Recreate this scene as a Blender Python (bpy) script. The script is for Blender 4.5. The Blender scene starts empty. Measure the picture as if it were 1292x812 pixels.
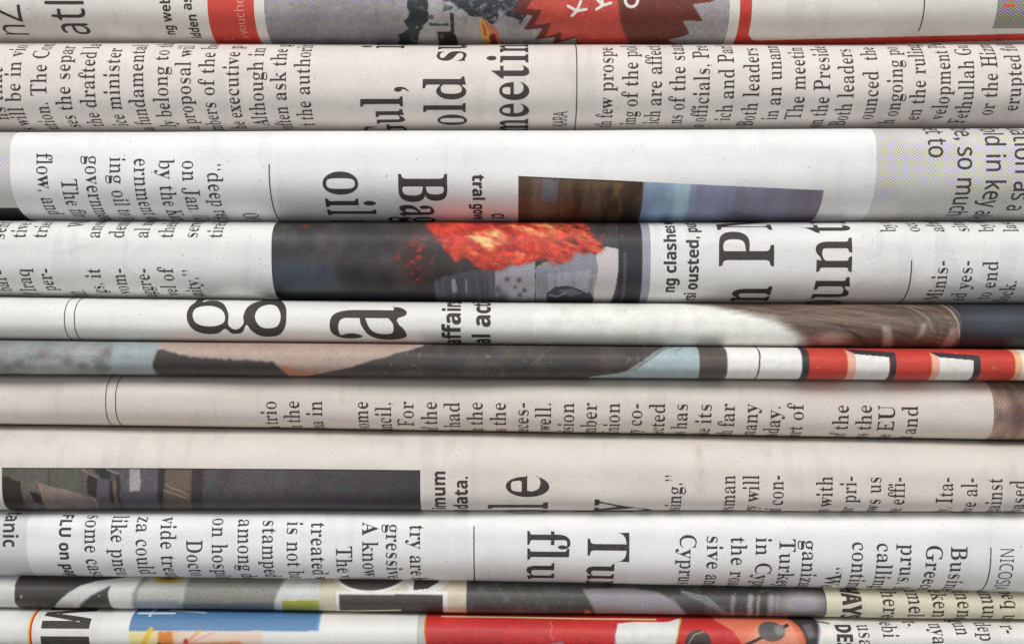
import bpy, bmesh, math, random
import numpy as np
from mathutils import Vector
from mathutils.geometry import delaunay_2d_cdt

# ------------------------------------------------------------------ camera, world, lamps, exposure
# One Blender unit is 10 cm; all sizes below are millimetres times MM.
MM = 0.01
scene = bpy.context.scene
scene.unit_settings.system = 'METRIC'
scene.unit_settings.scale_length = 0.1
COL = scene.collection
DIST = 205.0                      # camera to the front of the folds, mm
PXMM = 8.33                       # photograph pixels per mm at the front of the folds
FPX = DIST * PXMM
CX, CY = 646.0, 406.0

cam_d = bpy.data.cameras.new('camera')
cam_d.sensor_width = 36.0
cam_d.lens = 36.0 * FPX / 1292.0
cam_d.clip_start = 0.05
cam_d.clip_end = 100.0
cam = bpy.data.objects.new('camera', cam_d)
COL.objects.link(cam)
cam.location = (0, -DIST * MM, 0)
cam.rotation_euler = (math.radians(90), 0, 0)
scene.camera = cam

world = bpy.data.worlds.new('World')
scene.world = world
world.use_nodes = True
world.node_tree.nodes['Background'].inputs[0].default_value = (1.0, 1.0, 1.0, 1)
world.node_tree.nodes['Background'].inputs[1].default_value = 0.14


def lamp(name, loc, target, sx, sy, power, color=(1, 1, 1)):
    d = bpy.data.lights.new(name, 'AREA')
    d.shape = 'RECTANGLE'
    d.size, d.size_y = sx, sy
    d.energy = power
    d.color = color
    o = bpy.data.objects.new(name, d)
    COL.objects.link(o)
    o.location = loc
    o.rotation_euler = (Vector(target) - Vector(loc)).to_track_quat('-Z', 'Y').to_euler()
    return o


lamp('softbox_lamp', (0.0, -3.7, 4.1), (0, 0, 0), 5.0, 2.8, 228.0, (1.0, 0.99, 0.975))
lamp('added_fill_lamp', (0.0, -5.6, 0.2), (0, 0, 0), 4.5, 3.0, 90.0, (1.0, 0.99, 0.975))  # added fill behind the camera, brightens the fronts and undersides of the folds

scene.view_settings.view_transform = 'Standard'
scene.view_settings.look = 'None'
scene.view_settings.exposure = 0.20
scene.view_settings.gamma = 1.0

random.seed(4)
RNG = np.random.default_rng(7)


# ------------------------------------------------------------------ noise
def _hash_grid(seed, n=256):
    return np.random.default_rng(seed).random((n, n))


_GR = {}


def vnoise(x, y, seed=0):
    """smooth value noise in 0..1"""
    g = _GR.setdefault(seed, _hash_grid(seed))
    xi, yi = np.floor(x).astype(int), np.floor(y).astype(int)
    fx, fy = x - xi, y - yi
    fx = fx * fx * (3 - 2 * fx)
    fy = fy * fy * (3 - 2 * fy)
    x0, x1, y0, y1 = xi & 255, (xi + 1) & 255, yi & 255, (yi + 1) & 255
    return (g[y0, x0] * (1 - fx) + g[y0, x1] * fx) * (1 - fy) + (g[y1, x0] * (1 - fx) + g[y1, x1] * fx) * fy


def fbm(x, y, seed=0, octv=4):
    a, s, t = 0.5, 0.0, 0.0
    for k in range(octv):
        s = s + a * vnoise(x * 2 ** k + 17.3 * k, y * 2 ** k + 5.1 * k, seed + k)
        t += a
        a *= 0.5
    return s / t


# ------------------------------------------------------------------ materials
def srgb(c):
    c = np.asarray(c, float) / 255.0
    return np.where(c <= 0.04045, c / 12.92, ((c + 0.055) / 1.055) ** 2.4)


class NT:
    def __init__(self, name):
        self.m = bpy.data.materials.new(name)
        self.m.use_nodes = True
        self.t = self.m.node_tree
        self.b = self.t.nodes['Principled BSDF']

    def n(self, typ, **kw):
        nd = self.t.nodes.new(typ)
        for k, v in kw.items():
            setattr(nd, k, v)
        return nd

    def link(self, a, b):
        self.t.links.new(a, b)

    def val(self, sock, v):
        if hasattr(v, 'is_output'):
            self.link(v, sock)
        else:
            sock.default_value = v

    def math(self, op, a, b=0.0, c=None):
        nd = self.n('ShaderNodeMath', operation=op)
        self.val(nd.inputs[0], a)
        self.val(nd.inputs[1], b)
        if c is not None:
            self.val(nd.inputs[2], c)
        return nd.outputs[0]

    def mix(self, fac, a, b, typ='MIX'):
        nd = self.n('ShaderNodeMix', data_type='RGBA', blend_type=typ)
        self.val(nd.inputs[0], fac)
        self.val(nd.inputs[6], a)
        self.val(nd.inputs[7], b)
        return nd.outputs[2]

    def noise(self, vec, scale, detail=2.0, rough=0.5):
        nd = self.n('ShaderNodeTexNoise')
        self.link(vec, nd.inputs['Vector'])
        nd.inputs['Scale'].default_value = scale
        nd.inputs['Detail'].default_value = detail
        nd.inputs['Roughness'].default_value = rough
        return nd.outputs[0]

    def ramp(self, v, lo, hi, a=0.0, b=1.0):
        nd = self.n('ShaderNodeMapRange')
        self.val(nd.inputs[0], v)
        for i, x in enumerate((lo, hi, a, b)):
            nd.inputs[i + 1].default_value = x
        return nd.outputs[0]

    def coord(self, sx=1.0, sy=1.0, off=0.0, rot=0.0):
        uv = self.n('ShaderNodeUVMap', uv_map='paper')
        mp = self.n('ShaderNodeMapping')
        self.link(uv.outputs[0], mp.inputs[0])
        mp.inputs['Location'].default_value = (off, off * 0.37, off * 0.11)
        mp.inputs['Rotation'].default_value = (0, 0, rot)
        mp.inputs['Scale'].default_value = (sx, sy, 1)
        return mp.outputs[0]


def rgba(c):
    c = srgb(c)
    return (float(c[0]), float(c[1]), float(c[2]), 1.0)


def paper_relief(N, seed, crumple, creases=0.0):
    """fine fibre relief and the slow cockle of newsprint"""
    fine = N.noise(N.coord(1.2, 0.9, seed), 4.0, 3.0, 0.65)
    mid = N.noise(N.coord(0.8, 1.0, seed + 3), 0.45, 2.0, 0.5)
    h = N.math('ADD', N.math('MULTIPLY', fine, 0.03), N.math('MULTIPLY', mid, 0.045 * crumple))
    if creases:
        cr = N.noise(N.coord(0.35, 0.8, seed + 9, 0.4), 0.16, 1.0, 0.5)
        ridge = N.math('ABSOLUTE', N.math('SUBTRACT', cr, 0.5))
        h = N.math('ADD', h, N.math('MULTIPLY', N.ramp(ridge, 0.0, 0.05, 1.0, 0.0), creases))
    bp = N.n('ShaderNodeBump')
    bp.inputs['Strength'].default_value = 1.0
    bp.inputs['Distance'].default_value = MM
    N.link(h, bp.inputs['Height'])
    N.link(bp.outputs[0], N.b.inputs['Normal'])


def paper_colour(N, base, seed, ghost=1.0):
    c = N.n('ShaderNodeRGB')
    c.outputs[0].default_value = rgba(base)
    col = c.outputs[0]
    fib = N.ramp(N.noise(N.coord(1.0, 0.75, seed), 4.2, 4.0, 0.65), 0.27, 0.73, 0.90, 1.07)
    col = N.mix(1.0, col, fib, 'MULTIPLY')
    blot = N.ramp(N.noise(N.coord(0.6, 1.0, seed + 5), 0.22, 3.0, 0.55), 0.3, 0.7, 0.955, 1.035)
    col = N.mix(1.0, col, blot, 'MULTIPLY')
    # print of the other side of the leaf showing faintly through: columns of lines
    g1 = N.ramp(N.noise(N.coord(1.0, 0.16, seed + 11), 0.42, 1.0, 0.4), 0.54, 0.60, 0.0, 1.0)
    g2 = N.ramp(N.noise(N.coord(0.25, 0.3, seed + 19), 0.2, 0.0, 0.4), 0.5, 0.56, 0.0, 1.0)
    g = N.math('MULTIPLY', g1, g2)
    col = N.mix(N.math('MULTIPLY', g, 0.10 * ghost), col, (0.30, 0.29, 0.31, 1))
    # brown and grey flecks in the recycled pulp
    sp = N.ramp(N.noise(N.coord(1.0, 0.6, seed + 29), 2.6, 1.0, 0.4), 0.775, 0.80, 0.0, 0.5)
    col = N.mix(sp, col, (0.23, 0.12, 0.06, 1))
    sp2 = N.ramp(N.noise(N.coord(0.7, 1.0, seed + 41), 3.3, 1.0, 0.4), 0.765, 0.79, 0.0, 0.4)
    col = N.mix(sp2, col, (0.10, 0.09, 0.09, 1))
    return col


def paper_mat(name, base, seed, crumple=1.0, creases=0.0, ghost=1.0, gloss=0.2):
    N = NT(name)
    N.link(paper_colour(N, base, seed, ghost), N.b.inputs['Base Color'])
    N.b.inputs['Roughness'].default_value = 0.68
    N.b.inputs['Specular IOR Level'].default_value = gloss
    paper_relief(N, seed, crumple, creases)
    return N.m


def edge_mat():
    N = NT('page_edges')
    tc = N.n('ShaderNodeTexCoord')
    nz = N.n('ShaderNodeTexNoise')
    mp = N.n('ShaderNodeMapping')
    mp.inputs['Scale'].default_value = (0.2, 0.6, 60.0)
    N.link(tc.outputs['Object'], mp.inputs[0])
    N.link(mp.outputs[0], nz.inputs['Vector'])
    nz.inputs['Scale'].default_value = 2.0
    c = N.mix(N.ramp(nz.outputs[0], 0.4, 0.6), rgba((120, 114, 108)), rgba((222, 217, 210)))
    N.link(c, N.b.inputs['Base Color'])
    N.b.inputs['Roughness'].default_value = 0.9
    return N.m


def ink_mat(name, colour, paper, seed, cover=0.93):
    """newspaper ink: thin, mottled, the pulp shows through it in specks"""
    N = NT(name)
    m = N.noise(N.coord(1, 1, seed), 6.5, 3.0, 0.7)
    f = N.ramp(m, 0.35, 0.65, (1.0 - cover) * 1.3, 0.0)
    c = N.mix(f, rgba(colour), rgba(paper))
    N.link(c, N.b.inputs['Base Color'])
    N.b.inputs['Roughness'].default_value = 0.62
    N.b.inputs['Specular IOR Level'].default_value = 0.22
    paper_relief(N, seed, 1.0)
    return N.m


def print_mat(name, seed, screen=0.30, grain=0.10, gloss=0.3, crumple=1.0):
    """four colour half-tone print; the picture itself is the mesh's colour attribute"""
    N = NT(name)
    at = N.n('ShaderNodeVertexColor', layer_name='print')
    sp = N.n('ShaderNodeSeparateColor')
    N.link(at.outputs[0], sp.inputs[0])
    outs = []
    lumn = N.math('ADD', N.math('MULTIPLY', sp.outputs[1], 0.7), N.math('MULTIPLY', sp.outputs[0], 0.3))
    amp = N.ramp(lumn, 0.0, 0.75, screen * 2.2, screen * 0.25)
    for i, ang in enumerate((15, 75, 45)):
        v = N.n('ShaderNodeSeparateXYZ')
        N.link(N.coord(1, 1, 0.0, math.radians(ang)), v.inputs[0])
        k = 2 * math.pi / 0.50
        sx = N.math('SINE', N.math('MULTIPLY', v.outputs[0], k))
        sy = N.math('SINE', N.math('MULTIPLY', v.outputs[1], k))
        d = N.math('MULTIPLY', N.math('MULTIPLY', sx, sy), amp)
        gr = N.math('MULTIPLY', N.ramp(lumn, 0.05, 0.75, 1.0, 0.25), N.ramp(N.noise(N.coord(1, 1, seed + i * 7.7), 3.8, 2.0, 0.8), 0.33, 0.67, -grain * 2.2, grain * 2.2))
        f = N.math('ADD', 1.0, N.math('ADD', d, gr))
        outs.append(N.math('MAXIMUM', N.math('MULTIPLY', sp.outputs[i], f), 0.004))
    cb = N.n('ShaderNodeCombineColor')
    for i in range(3):
        N.link(outs[i], cb.inputs[i])
    fib = N.ramp(N.noise(N.coord(1.0, 0.3, seed + 2), 3.2, 3.0, 0.65), 0.66, 0.80, 0.0, 0.18)
    N.link(N.mix(fib, cb.outputs[0], (0.6, 0.58, 0.56, 1)), N.b.inputs['Base Color'])
    N.b.inputs['Roughness'].default_value = 0.5
    N.b.inputs['Specular IOR Level'].default_value = gloss
    paper_relief(N, seed, crumple)
    return N.m


# ------------------------------------------------------------------ the folds
BX = np.array([0, 430, 860, 1292.0])
# the creases between the newspapers, photograph pixels, from the top of the pile to the bottom
CREASE = [(-44, -44, -44, -44),
          (50.5, 52.2, 53.2, 52.2),
          (166.8, 165.8, 163.3, 161.8),
          (276.2, 278.7, 277.7, 277.7),
          (373.9, 379.4, 381.9, 383.4),
          (429.0, 433.5, 437.0, 440.5),
          (471.7, 474.7, 477.2, 480.2),
          (537.0, 542.0, 550.5, 556.5),
          (641.5, 642.0, 642.5, 644.0),
          (728.8, 733.3, 740.3, 750.3),
          (771.6, 774.9, 782.1, 786.1),
          (821, 822, 823, 824)]
_CP = [np.polyfit((BX - CX) / PXMM, c, 2) for c in CREASE]


class Fold:
    """the rounded back of one folded newspaper; paper coordinates are u along the fold and s round it, in mm"""

    def __init__(self, i, y0=0.0, depth=0.8, power=2.2, peak=0.0, seed=0, half=145.0, ptop=None):
        self.i, self.y0, self.seed, self.half = i, y0, seed, half
        a = (CREASE[i + 1][1] - CREASE[i][1]) / PXMM / 2
        self.a = a
        self.d = depth * 2 * a
        th = np.linspace(0, math.pi / 2, 160)
        yy = self.d * (1 - np.cos(th) ** (2 / power))
        zz = np.sin(th) ** (2 / power)
        pt = ptop or power
        up = np.stack([self.d * (1 - np.cos(th) ** (2 / pt)), np.sin(th) ** (2 / pt) * a * (1 - peak) + a * peak], 1)
        lo = np.stack([yy, -zz * a * (1 + peak) + a * peak], 1)
        self.flat = 90.0
        pts = np.concatenate([[[self.d + self.flat, -a]], lo[::-1], up[1:], [[self.d + self.flat, a]]])
        s = np.concatenate([[0], np.cumsum(np.hypot(*np.diff(pts, axis=0).T))])
        s0 = s[160]
        self.s, self.pts = s - s0, pts
        self.smin, self.smax = self.s[1], self.s[-2]
        self.ghost = self.d * 0.35

    def edge(self, u, k):
        """height of a crease above the view axis, mm"""
        uc = np.clip(u, -100, 100)
        py = np.polyval(_CP[self.i + k], uc)
        dep = DIST + self.d * 0.5
        return (CY - py) / FPX * dep

    def wob(self, u, s):
        r = np.random.default_rng(self.seed + 100)
        o = 0
        for lam, amp in ((70, 0.22), (31, 0.10), (17, 0.045)):
            o = o + amp * np.sin(u * 2 * math.pi / lam + r.random() * 6.28 + s * r.normal() * 0.12)
        return o

    def P(self, u, s, lift=0.0):
        u, s = np.broadcast_arrays(np.asarray(u, float), np.asarray(s, float))
        y = np.interp(s, self.s, self.pts[:, 0])
        z = np.interp(s, self.s, self.pts[:, 1])
        e = 0.02
        ty = np.interp(s + e, self.s, self.pts[:, 0]) - np.interp(s - e, self.s, self.pts[:, 0])
        tz = np.interp(s + e, self.s, self.pts[:, 1]) - np.interp(s - e, self.s, self.pts[:, 1])
        ln = np.hypot(ty, tz) + 1e-9
        ny, nz = -tz / ln, ty / ln            # outward: towards the camera at the front of the fold
        t, b = self.edge(u, 0) - 0.03, self.edge(u, 1) + 0.03
        zc, k = (t + b) / 2, (t - b) / 2 / self.a
        return np.stack([u, y + self.y0 + self.wob(u, s) + ny * lift, zc + z * k + nz * lift], -1)

    def X(self, u):
        return CX + u * FPX / (DIST + self.y0)

    def U(self, px):
        return (px - CX) * (DIST + self.y0) / FPX

    def py(self, u, s):
        p = self.P(u, s)
        return CY - p[..., 2] * FPX / (DIST + p[..., 1])

    def S(self, px, py):
        """paper coordinate s of the place seen at height py near column px"""
        u = self.U(px)
        ss = np.linspace(self.smin, self.smax, 500)
        yy = self.py(np.full_like(ss, u), ss)
        i0, i1 = int(np.argmax(yy)), int(np.argmin(yy))
        if i1 <= i0:
            i0, i1 = 0, len(ss) - 1
        return float(np.interp(-py, -yy[i0:i1 + 1], ss[i0:i1 + 1]))


FOLDS = [
    Fold(0, 0.2, 0.85, 2.5, 0.0, 1, 147),
    Fold(1, -0.2, 0.92, 2.6, 0.0, 2, 143),
    Fold(2, -1.0, 0.88, 2.4, 0.12, 3, 150, 3.6),
    Fold(3, 0.2, 0.90, 2.8, 0.2, 4, 149),
    Fold(4, 0.2, 0.95, 2.4, 0.0, 5, 141),
    Fold(5, -1.6, 1.0, 2.5, 0.0, 6, 146),
    Fold(6, 0.8, 0.85, 2.6, 0.0, 7, 144),
    Fold(7, -1.4, 0.88, 4.0, 0.0, 8, 148, 2.6),
    Fold(8, -0.6, 0.80, 2.4, 0.2, 9, 142, 4.0),
    Fold(9, 2.3, 0.95, 2.4, 0.0, 10, 147),
    Fold(10, 0.2, 0.9, 2.4, 0.0, 11, 145),
]


# ------------------------------------------------------------------ objects
def link_mesh(name, me, mat, parent):
    o = bpy.data.objects.new(name, me)
    COL.objects.link(o)
    for m in (mat if isinstance(mat, (list, tuple)) else [mat]):
        me.materials.append(m)
    if parent is not None:
        o.parent = parent
    return o


def mesh_from(name, P, faces, uv):
    me = bpy.data.meshes.new(name)
    me.from_pydata([tuple(p) for p in (P * MM)], [], faces)
    lay = me.uv_layers.new(name='paper')
    li = np.empty(len(me.loops), dtype=np.int32)
    me.loops.foreach_get('vertex_index', li)
    lay.data.foreach_set('uv', np.ascontiguousarray(uv[li], dtype=np.float32).ravel())
    me.polygons.foreach_set('use_smooth', np.ones(len(me.polygons), dtype=bool))
    return me


def grid_faces(nu, ns):
    a = (np.arange(ns - 1)[:, None] * nu + np.arange(nu - 1)[None, :]).ravel()
    return np.stack([a, a + 1, a + nu + 1, a + nu], 1)


EDGE = edge_mat()


def newspaper(F, label, mat):
    root = bpy.data.objects.new('folded_newspaper', None)
    COL.objects.link(root)
    root.empty_display_size = 0.1
    root['label'] = label
    root['category'] = 'newspaper'
    root['group'] = 'folded newspapers stacked in a pile'
    us = np.linspace(-F.half, F.half, 221)
    ss = np.concatenate([[F.s[0]], np.linspace(F.smin - 30, F.smin - 2, 6), np.linspace(F.smin, F.smax, 130),
                         np.linspace(F.smax + 2, F.smax + 30, 6), [F.s[-1]]])
    U, S = np.meshgrid(us, ss)
    P = F.P(U, S).reshape(-1, 3)
    nu, ns = len(us), len(ss)
    faces = [tuple(int(q) for q in f) for f in grid_faces(nu, ns)]
    n0 = len(faces)
    for k, r in ((0, 1), (nu - 1, -1)):                       # page edges at the two ends and along the open side
        loop = [j * nu + k for j in range(ns)]
        h = ns // 2
        for j in range(h):
            q = (loop[j], loop[j + 1], loop[ns - 2 - j], loop[ns - 1 - j])
            if len(set(q)) == 4:
                faces.append(q[::r])
            elif len(set(q)) == 3:
                faces.append(tuple(dict.fromkeys(q))[::r])
    for j in range(nu - 1):
        faces.append((j, (ns - 1) * nu + j, (ns - 1) * nu + j + 1, j + 1))
    me = mesh_from('outer_page', P, faces, np.stack([U.ravel(), S.ravel()], 1))
    o = link_mesh('outer_page', me, [mat, EDGE], root)
    mi = np.zeros(len(me.polygons), dtype=np.int32)
    mi[n0:] = 1
    me.polygons.foreach_set('material_index', mi)
    return o


# ------------------------------------------------------------------ lettering
def math_alpha(U, L):
    def f(ch):
        if 'A' <= ch <= 'Z':
            return chr(U + ord(ch) - 65)
        if 'a' <= ch <= 'z':
            return chr(L + ord(ch) - 97)
        return ch
    return f


STYLES = {'serif': math_alpha(0x1D400, 0x1D41A), 'sansb': math_alpha(0x1D5D4, 0x1D5EE), 'sans': math_alpha(0x1D5A0, 0x1D5BA)}
_tmp = bpy.data.curves.new('glyphs', 'FONT')
_tmp_o = bpy.data.objects.new('glyphs', _tmp)
COL.objects.link(_tmp_o)


def cross2(p, q):
    return p[0] * q[1] - p[1] * q[0]


def _splines(body):
    _tmp.body = body
    dg = bpy.context.evaluated_depsgraph_get()
    dg.update()
    ev = _tmp_o.evaluated_get(dg)
    cu = ev.to_curve(dg)
    out = []
    for sp in cu.splines:
        bp = sp.bezier_points
        n = len(bp)
        pts = []
        for k in range(n):
            p0, p1 = bp[k], bp[(k + 1) % n]
            a, b, c, d = (np.array(v[:2]) for v in (p0.co, p0.handle_right, p1.handle_left, p1.co))
            chord = np.hypot(*(d - a))
            flat = abs(cross2(b - a, d - a)) + abs(cross2(c - a, d - a)) < 1e-5
            m = 1 if flat else 6
            for t in np.arange(m) / m:
                pts.append((1 - t) ** 3 * a + 3 * (1 - t) ** 2 * t * b + 3 * (1 - t) * t * t * c + t ** 3 * d)
        out.append(np.array(pts))
    ev.to_curve_clear()
    return out


def _minx(c):
    return min(p[:, 0].min() for p in c)


_XH, _GL = {}, {}
_BAR = _minx(_splines('|'))


def raw_glyph(ch, style):
    key = (ch, style)
    if key not in _GL:
        if style not in _XH:
            _XH[style] = max(p[:, 1].max() for p in _splines(STYLES[style]('x')))
        b = STYLES[style](ch)
        sc = _XH[style]
        adv = (_minx(_splines('|' + b + '|')[-1:]) - _minx(_splines('||')[-1:]))
        cs = [] if ch == ' ' else _splines(b)
        _GL[key] = ([c / sc for c in cs], adv / sc)
    return _GL[key]


_FL = {}


def fill(V, E):
    """triangles inside closed outlines, holes left out"""
    v, e, f, *_ = delaunay_2d_cdt(V, E, [], 1, 1e-6)
    A = np.array([(V[a][0], V[a][1]) for a, b in E])
    B = np.array([(V[b][0], V[b][1]) for a, b in E])
    tri = []
    for fa in f:
        for j in range(1, len(fa) - 1):
            t = (fa[0], fa[j], fa[j + 1])
            x = sum(v[q][0] for q in t) / 3
            y = sum(v[q][1] for q in t) / 3
            c = (A[:, 1] > y) != (B[:, 1] > y)
            dy = np.where(c, B[:, 1] - A[:, 1], 1.0)
            if np.count_nonzero(c & (x < (B[:, 0] - A[:, 0]) * (y - A[:, 1]) / dy + A[:, 0])) % 2:
                tri.append(t)
    return v, tri


def glyph(ch, style, c, stem, hair, k):
    """triangles of a letter, x-height 1: condensed by c, stems thickened by stem, hairlines by hair, ascenders stretched by k"""
    key = (ch, style, c, stem, hair, k)
    if key in _FL:
        return _FL[key]
    cs, adv = raw_glyph(ch, style)
    if ch in 'UMNAVWXvwyx' and stem < -0.015:
        stem = -0.015                     # their thin strokes must not vanish
    V, E = [], []
    if cs:
        ar = [0.5 * np.sum(p[:, 0] * np.roll(p[:, 1], -1) - np.roll(p[:, 0], -1) * p[:, 1]) for p in cs]
        sg = 1 if ar[int(np.argmax(np.abs(ar)))] > 0 else -1
        for p in cs:
            q = p.copy()
            low = ch.islower() and ch not in 'ij'
            if k != 1:
                if ch.isupper() or ch.isdigit():
                    q[:, 1] *= (1 + 0.43 * k) / 1.43
                else:
                    hi = q[:, 1] > 1.06
                    q[hi, 1] = 1.06 + (q[hi, 1] - 1.06) * k
            q[:, 0] *= c
            d = np.roll(q, -1, 0) - np.roll(q, 1, 0)
            ln = np.hypot(d[:, 0], d[:, 1])[:, None] + 1e-9
            nrm = np.stack([d[:, 1], -d[:, 0]], 1) / ln * sg
            q = q + nrm * np.array([stem, hair])
            n0 = len(V)
            V += [Vector((float(x), float(y))) for x, y in q]
            E += [(n0 + j, n0 + (j + 1) % len(q)) for j in range(len(q))]
        v, tri = fill(V, E)
        res = (np.array([(p[0], p[1]) for p in v]), tri, adv * c)
    else:
        res = (np.zeros((0, 2)), [], adv * c)
    _FL[key] = res
    return res


def clip_half(p, ax, v, keep_above):
    out = []
    n = len(p)
    for j in range(n):
        a, b = p[j], p[(j + 1) % n]
        da, db = a[ax] - v, b[ax] - v
        if not keep_above:
            da, db = -da, -db
        if da >= 0:
            out.append(a)
        if (da > 0 and db < 0) or (da < 0 and db > 0):
            t = da / (da - db)
            m = [a[0] + (b[0] - a[0]) * t, a[1] + (b[1] - a[1]) * t]
            m[ax] = v
            out.append(tuple(m))
    return out


def slice_bands(polys, ax, step, lo, hi):
    """cut flat polygons into strips so that they can bend with the paper"""
    out = []
    for p in polys:
        a, b = min(q[ax] for q in p), max(q[ax] for q in p)
        if b <= lo or a >= hi:
            continue
        if a < lo:
            p = clip_half(p, ax, lo, True)
            a = lo
        if b > hi:
            p = clip_half(p, ax, hi, False)
            b = hi
        k = math.floor(a / step + 1e-9) + 1
        while k * step < b - 1e-9 and len(p) > 2:
            low = clip_half(p, ax, k * step, False)
            if len(low) > 2:
                out.append(low)
            p = clip_half(p, ax, k * step, True)
            k += 1
        if len(p) > 2:
            out.append(p)
    return out


def lay_mesh(name, F, uvv, tris, mat, parent, lift, ds=0.3, du=None, smin=None, smax=None):
    """bend flat paper-coordinate triangles round the fold"""
    lo = (F.smin - 1.0) if smin is None else smin
    hi = (F.smax + 1.0) if smax is None else smax
    polys = [[(float(uvv[q][0]), float(uvv[q][1])) for q in t] for t in tris]
    polys = slice_bands(polys, 1, ds, lo, hi)
    if du:
        polys = slice_bands(polys, 0, du, -1e9, 1e9)
    if not polys:
        return None
    ids, vs, fs = {}, [], []
    for p in polys:
        f = []
        for q in p:
            key = (round(q[0] * 20000), round(q[1] * 20000))
            if key not in ids:
                ids[key] = len(vs)
                vs.append(q)
            if ids[key] not in f:
                f.append(ids[key])
        if len(f) > 2:
            fs.append(f)
    me = bpy.data.meshes.new(name)
    me.from_pydata([(x, y, 0) for x, y in vs], [], fs)
    n = len(me.vertices)
    co = np.empty(n * 3)
    me.vertices.foreach_get('co', co)
    uv = co.reshape(-1, 3)[:, :2]
    me.vertices.foreach_set('co', (F.P(uv[:, 0], uv[:, 1], lift) * MM).ravel())
    lay = me.uv_layers.new(name='paper')
    li = np.empty(len(me.loops), dtype=np.int32)
    me.loops.foreach_get('vertex_index', li)
    lay.data.foreach_set('uv', np.ascontiguousarray(uv[li], dtype=np.float32).ravel())
    me.polygons.foreach_set('use_smooth', np.ones(len(me.polygons), dtype=bool))
    me.update()
    return link_mesh(name, me, mat, parent)


def text(page, F, name, mat, turn, items, xh, c=0.92, style='serif', stem=0.0, hair=0.0, k=1.0, gap=1.0, du=None, lift=0.03, track=0.0):
    """lines of print; turn 1 reads up the page, -1 reads down it.
    items: (column of the base line, height of the mark '|', words), both in photograph pixels"""
    items = sorted(items, key=lambda q: q[0])
    for j in range(1, len(items)):
        if items[j][0] - items[j - 1][0] > 3.4 * xh:            # a wide gap starts another column
            rest = dict(xh=xh, c=c, style=style, stem=stem, hair=hair, k=k, gap=gap, du=du, lift=lift, track=track)
            text(page, F, name, mat, turn, items[:j], **rest)
            return text(page, F, name, mat, turn, items[j:], **rest)
    AV, AT, n0 = [], [], 0
    sc = xh / PXMM * (DIST + F.y0) / DIST
    for it in items:
        px, py, words = it[:3]
        cc = it[3] if len(it) > 3 else c
        u0, s0 = F.U(px), F.S(px, py)
        mark = words.index('|') if '|' in words else 0
        words = words.replace('|', '', 1)
        x, xs = 0.0, []
        for ch in words:
            xs.append(x)
            x += glyph(ch, style, cc, stem, hair, k)[2] * (gap if ch == ' ' else 1) + track
        xs.append(x)
        for j, ch in enumerate(words):
            v, t, _ = glyph(ch, style, cc, stem, hair, k)
            if not len(v):
                continue
            X, Y = (v[:, 0] + xs[j] - xs[mark]) * sc, v[:, 1] * sc
            if turn > 0:
                uv = np.stack([u0 - Y, s0 + X], 1)
            else:
                uv = np.stack([u0 + Y, s0 - X], 1)
            AV.append(uv)
            AT += [(a + n0, b + n0, d + n0) for a, b, d in t]
            n0 += len(v)
    return lay_mesh(name, F, np.concatenate(AV), AT, mat, page, lift, 0.3, du)


def strip_poly(page, F, name, mat, polys, lift=0.02, ds=0.3, du=1.5):
    """flat printed shapes given by corners (column, height) in photograph pixels"""
    AV, AT = [], []
    for pl in polys:
        n0 = len(AV)
        AV += [(F.U(x), F.S(x, y)) for x, y in pl]
        cx = [Vector(AV[n0 + j]) for j in range(len(pl))]
        v, f = fill(cx, [(j, (j + 1) % len(pl)) for j in range(len(pl))])
        AV = AV[:n0] + [(p[0], p[1]) for p in v]
        AT += [(n0 + a, n0 + b, n0 + d) for a, b, d in f]
    # keep one winding
    T = []
    for t in AT:
        a, b, d = (np.array(AV[q]) for q in t)
        T.append(t if cross2(b - a, d - a) > 0 else (t[0], t[2], t[1]))
    return lay_mesh(name, F, np.array(AV), T, mat, page, lift, ds, du)


def strip_shape(page, F, name, mat, loops, lift=0.03):
    """one printed shape with holes; loops of corners in photograph pixels"""
    V, E = [], []
    for pl in loops:
        n0 = len(V)
        V += [Vector((F.U(x), F.S(x, y))) for x, y in pl]
        E += [(n0 + j, n0 + (j + 1) % len(pl)) for j in range(len(pl))]
    v, t = fill(V, E)
    v = np.array([(p[0], p[1]) for p in v])
    t = [q if cross2(v[q[1]] - v[q[0]], v[q[2]] - v[q[0]]) > 0 else (q[0], q[2], q[1]) for q in t]
    return lay_mesh(name, F, v, t, mat, page, lift, 0.3, 1.2)


def spline(pts, n=6):
    """smooth closed outline through the given points"""
    out = []
    m = len(pts)
    for j in range(m):
        p0, p1, p2, p3 = (np.array(pts[(j + q) % m], float) for q in (-1, 0, 1, 2))
        for t in np.arange(n) / n:
            q = 0.5 * (2 * p1 + (p2 - p0) * t + (2 * p0 - 5 * p1 + 4 * p2 - p3) * t * t + (3 * p1 - p0 - 3 * p2 + p3) * t ** 3)
            out.append((float(q[0]), float(q[1])))
    return out


def rule(page, F, mat, px, y0, y1, w=1.3, px1=None):
    px1 = px if px1 is None else px1
    return strip_poly(page, F, 'column_rule', mat, [[(px - w / 2, y1), (px + w / 2, y1), (px1 + w / 2, y0), (px1 - w / 2, y0)]], 0.03)


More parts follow.
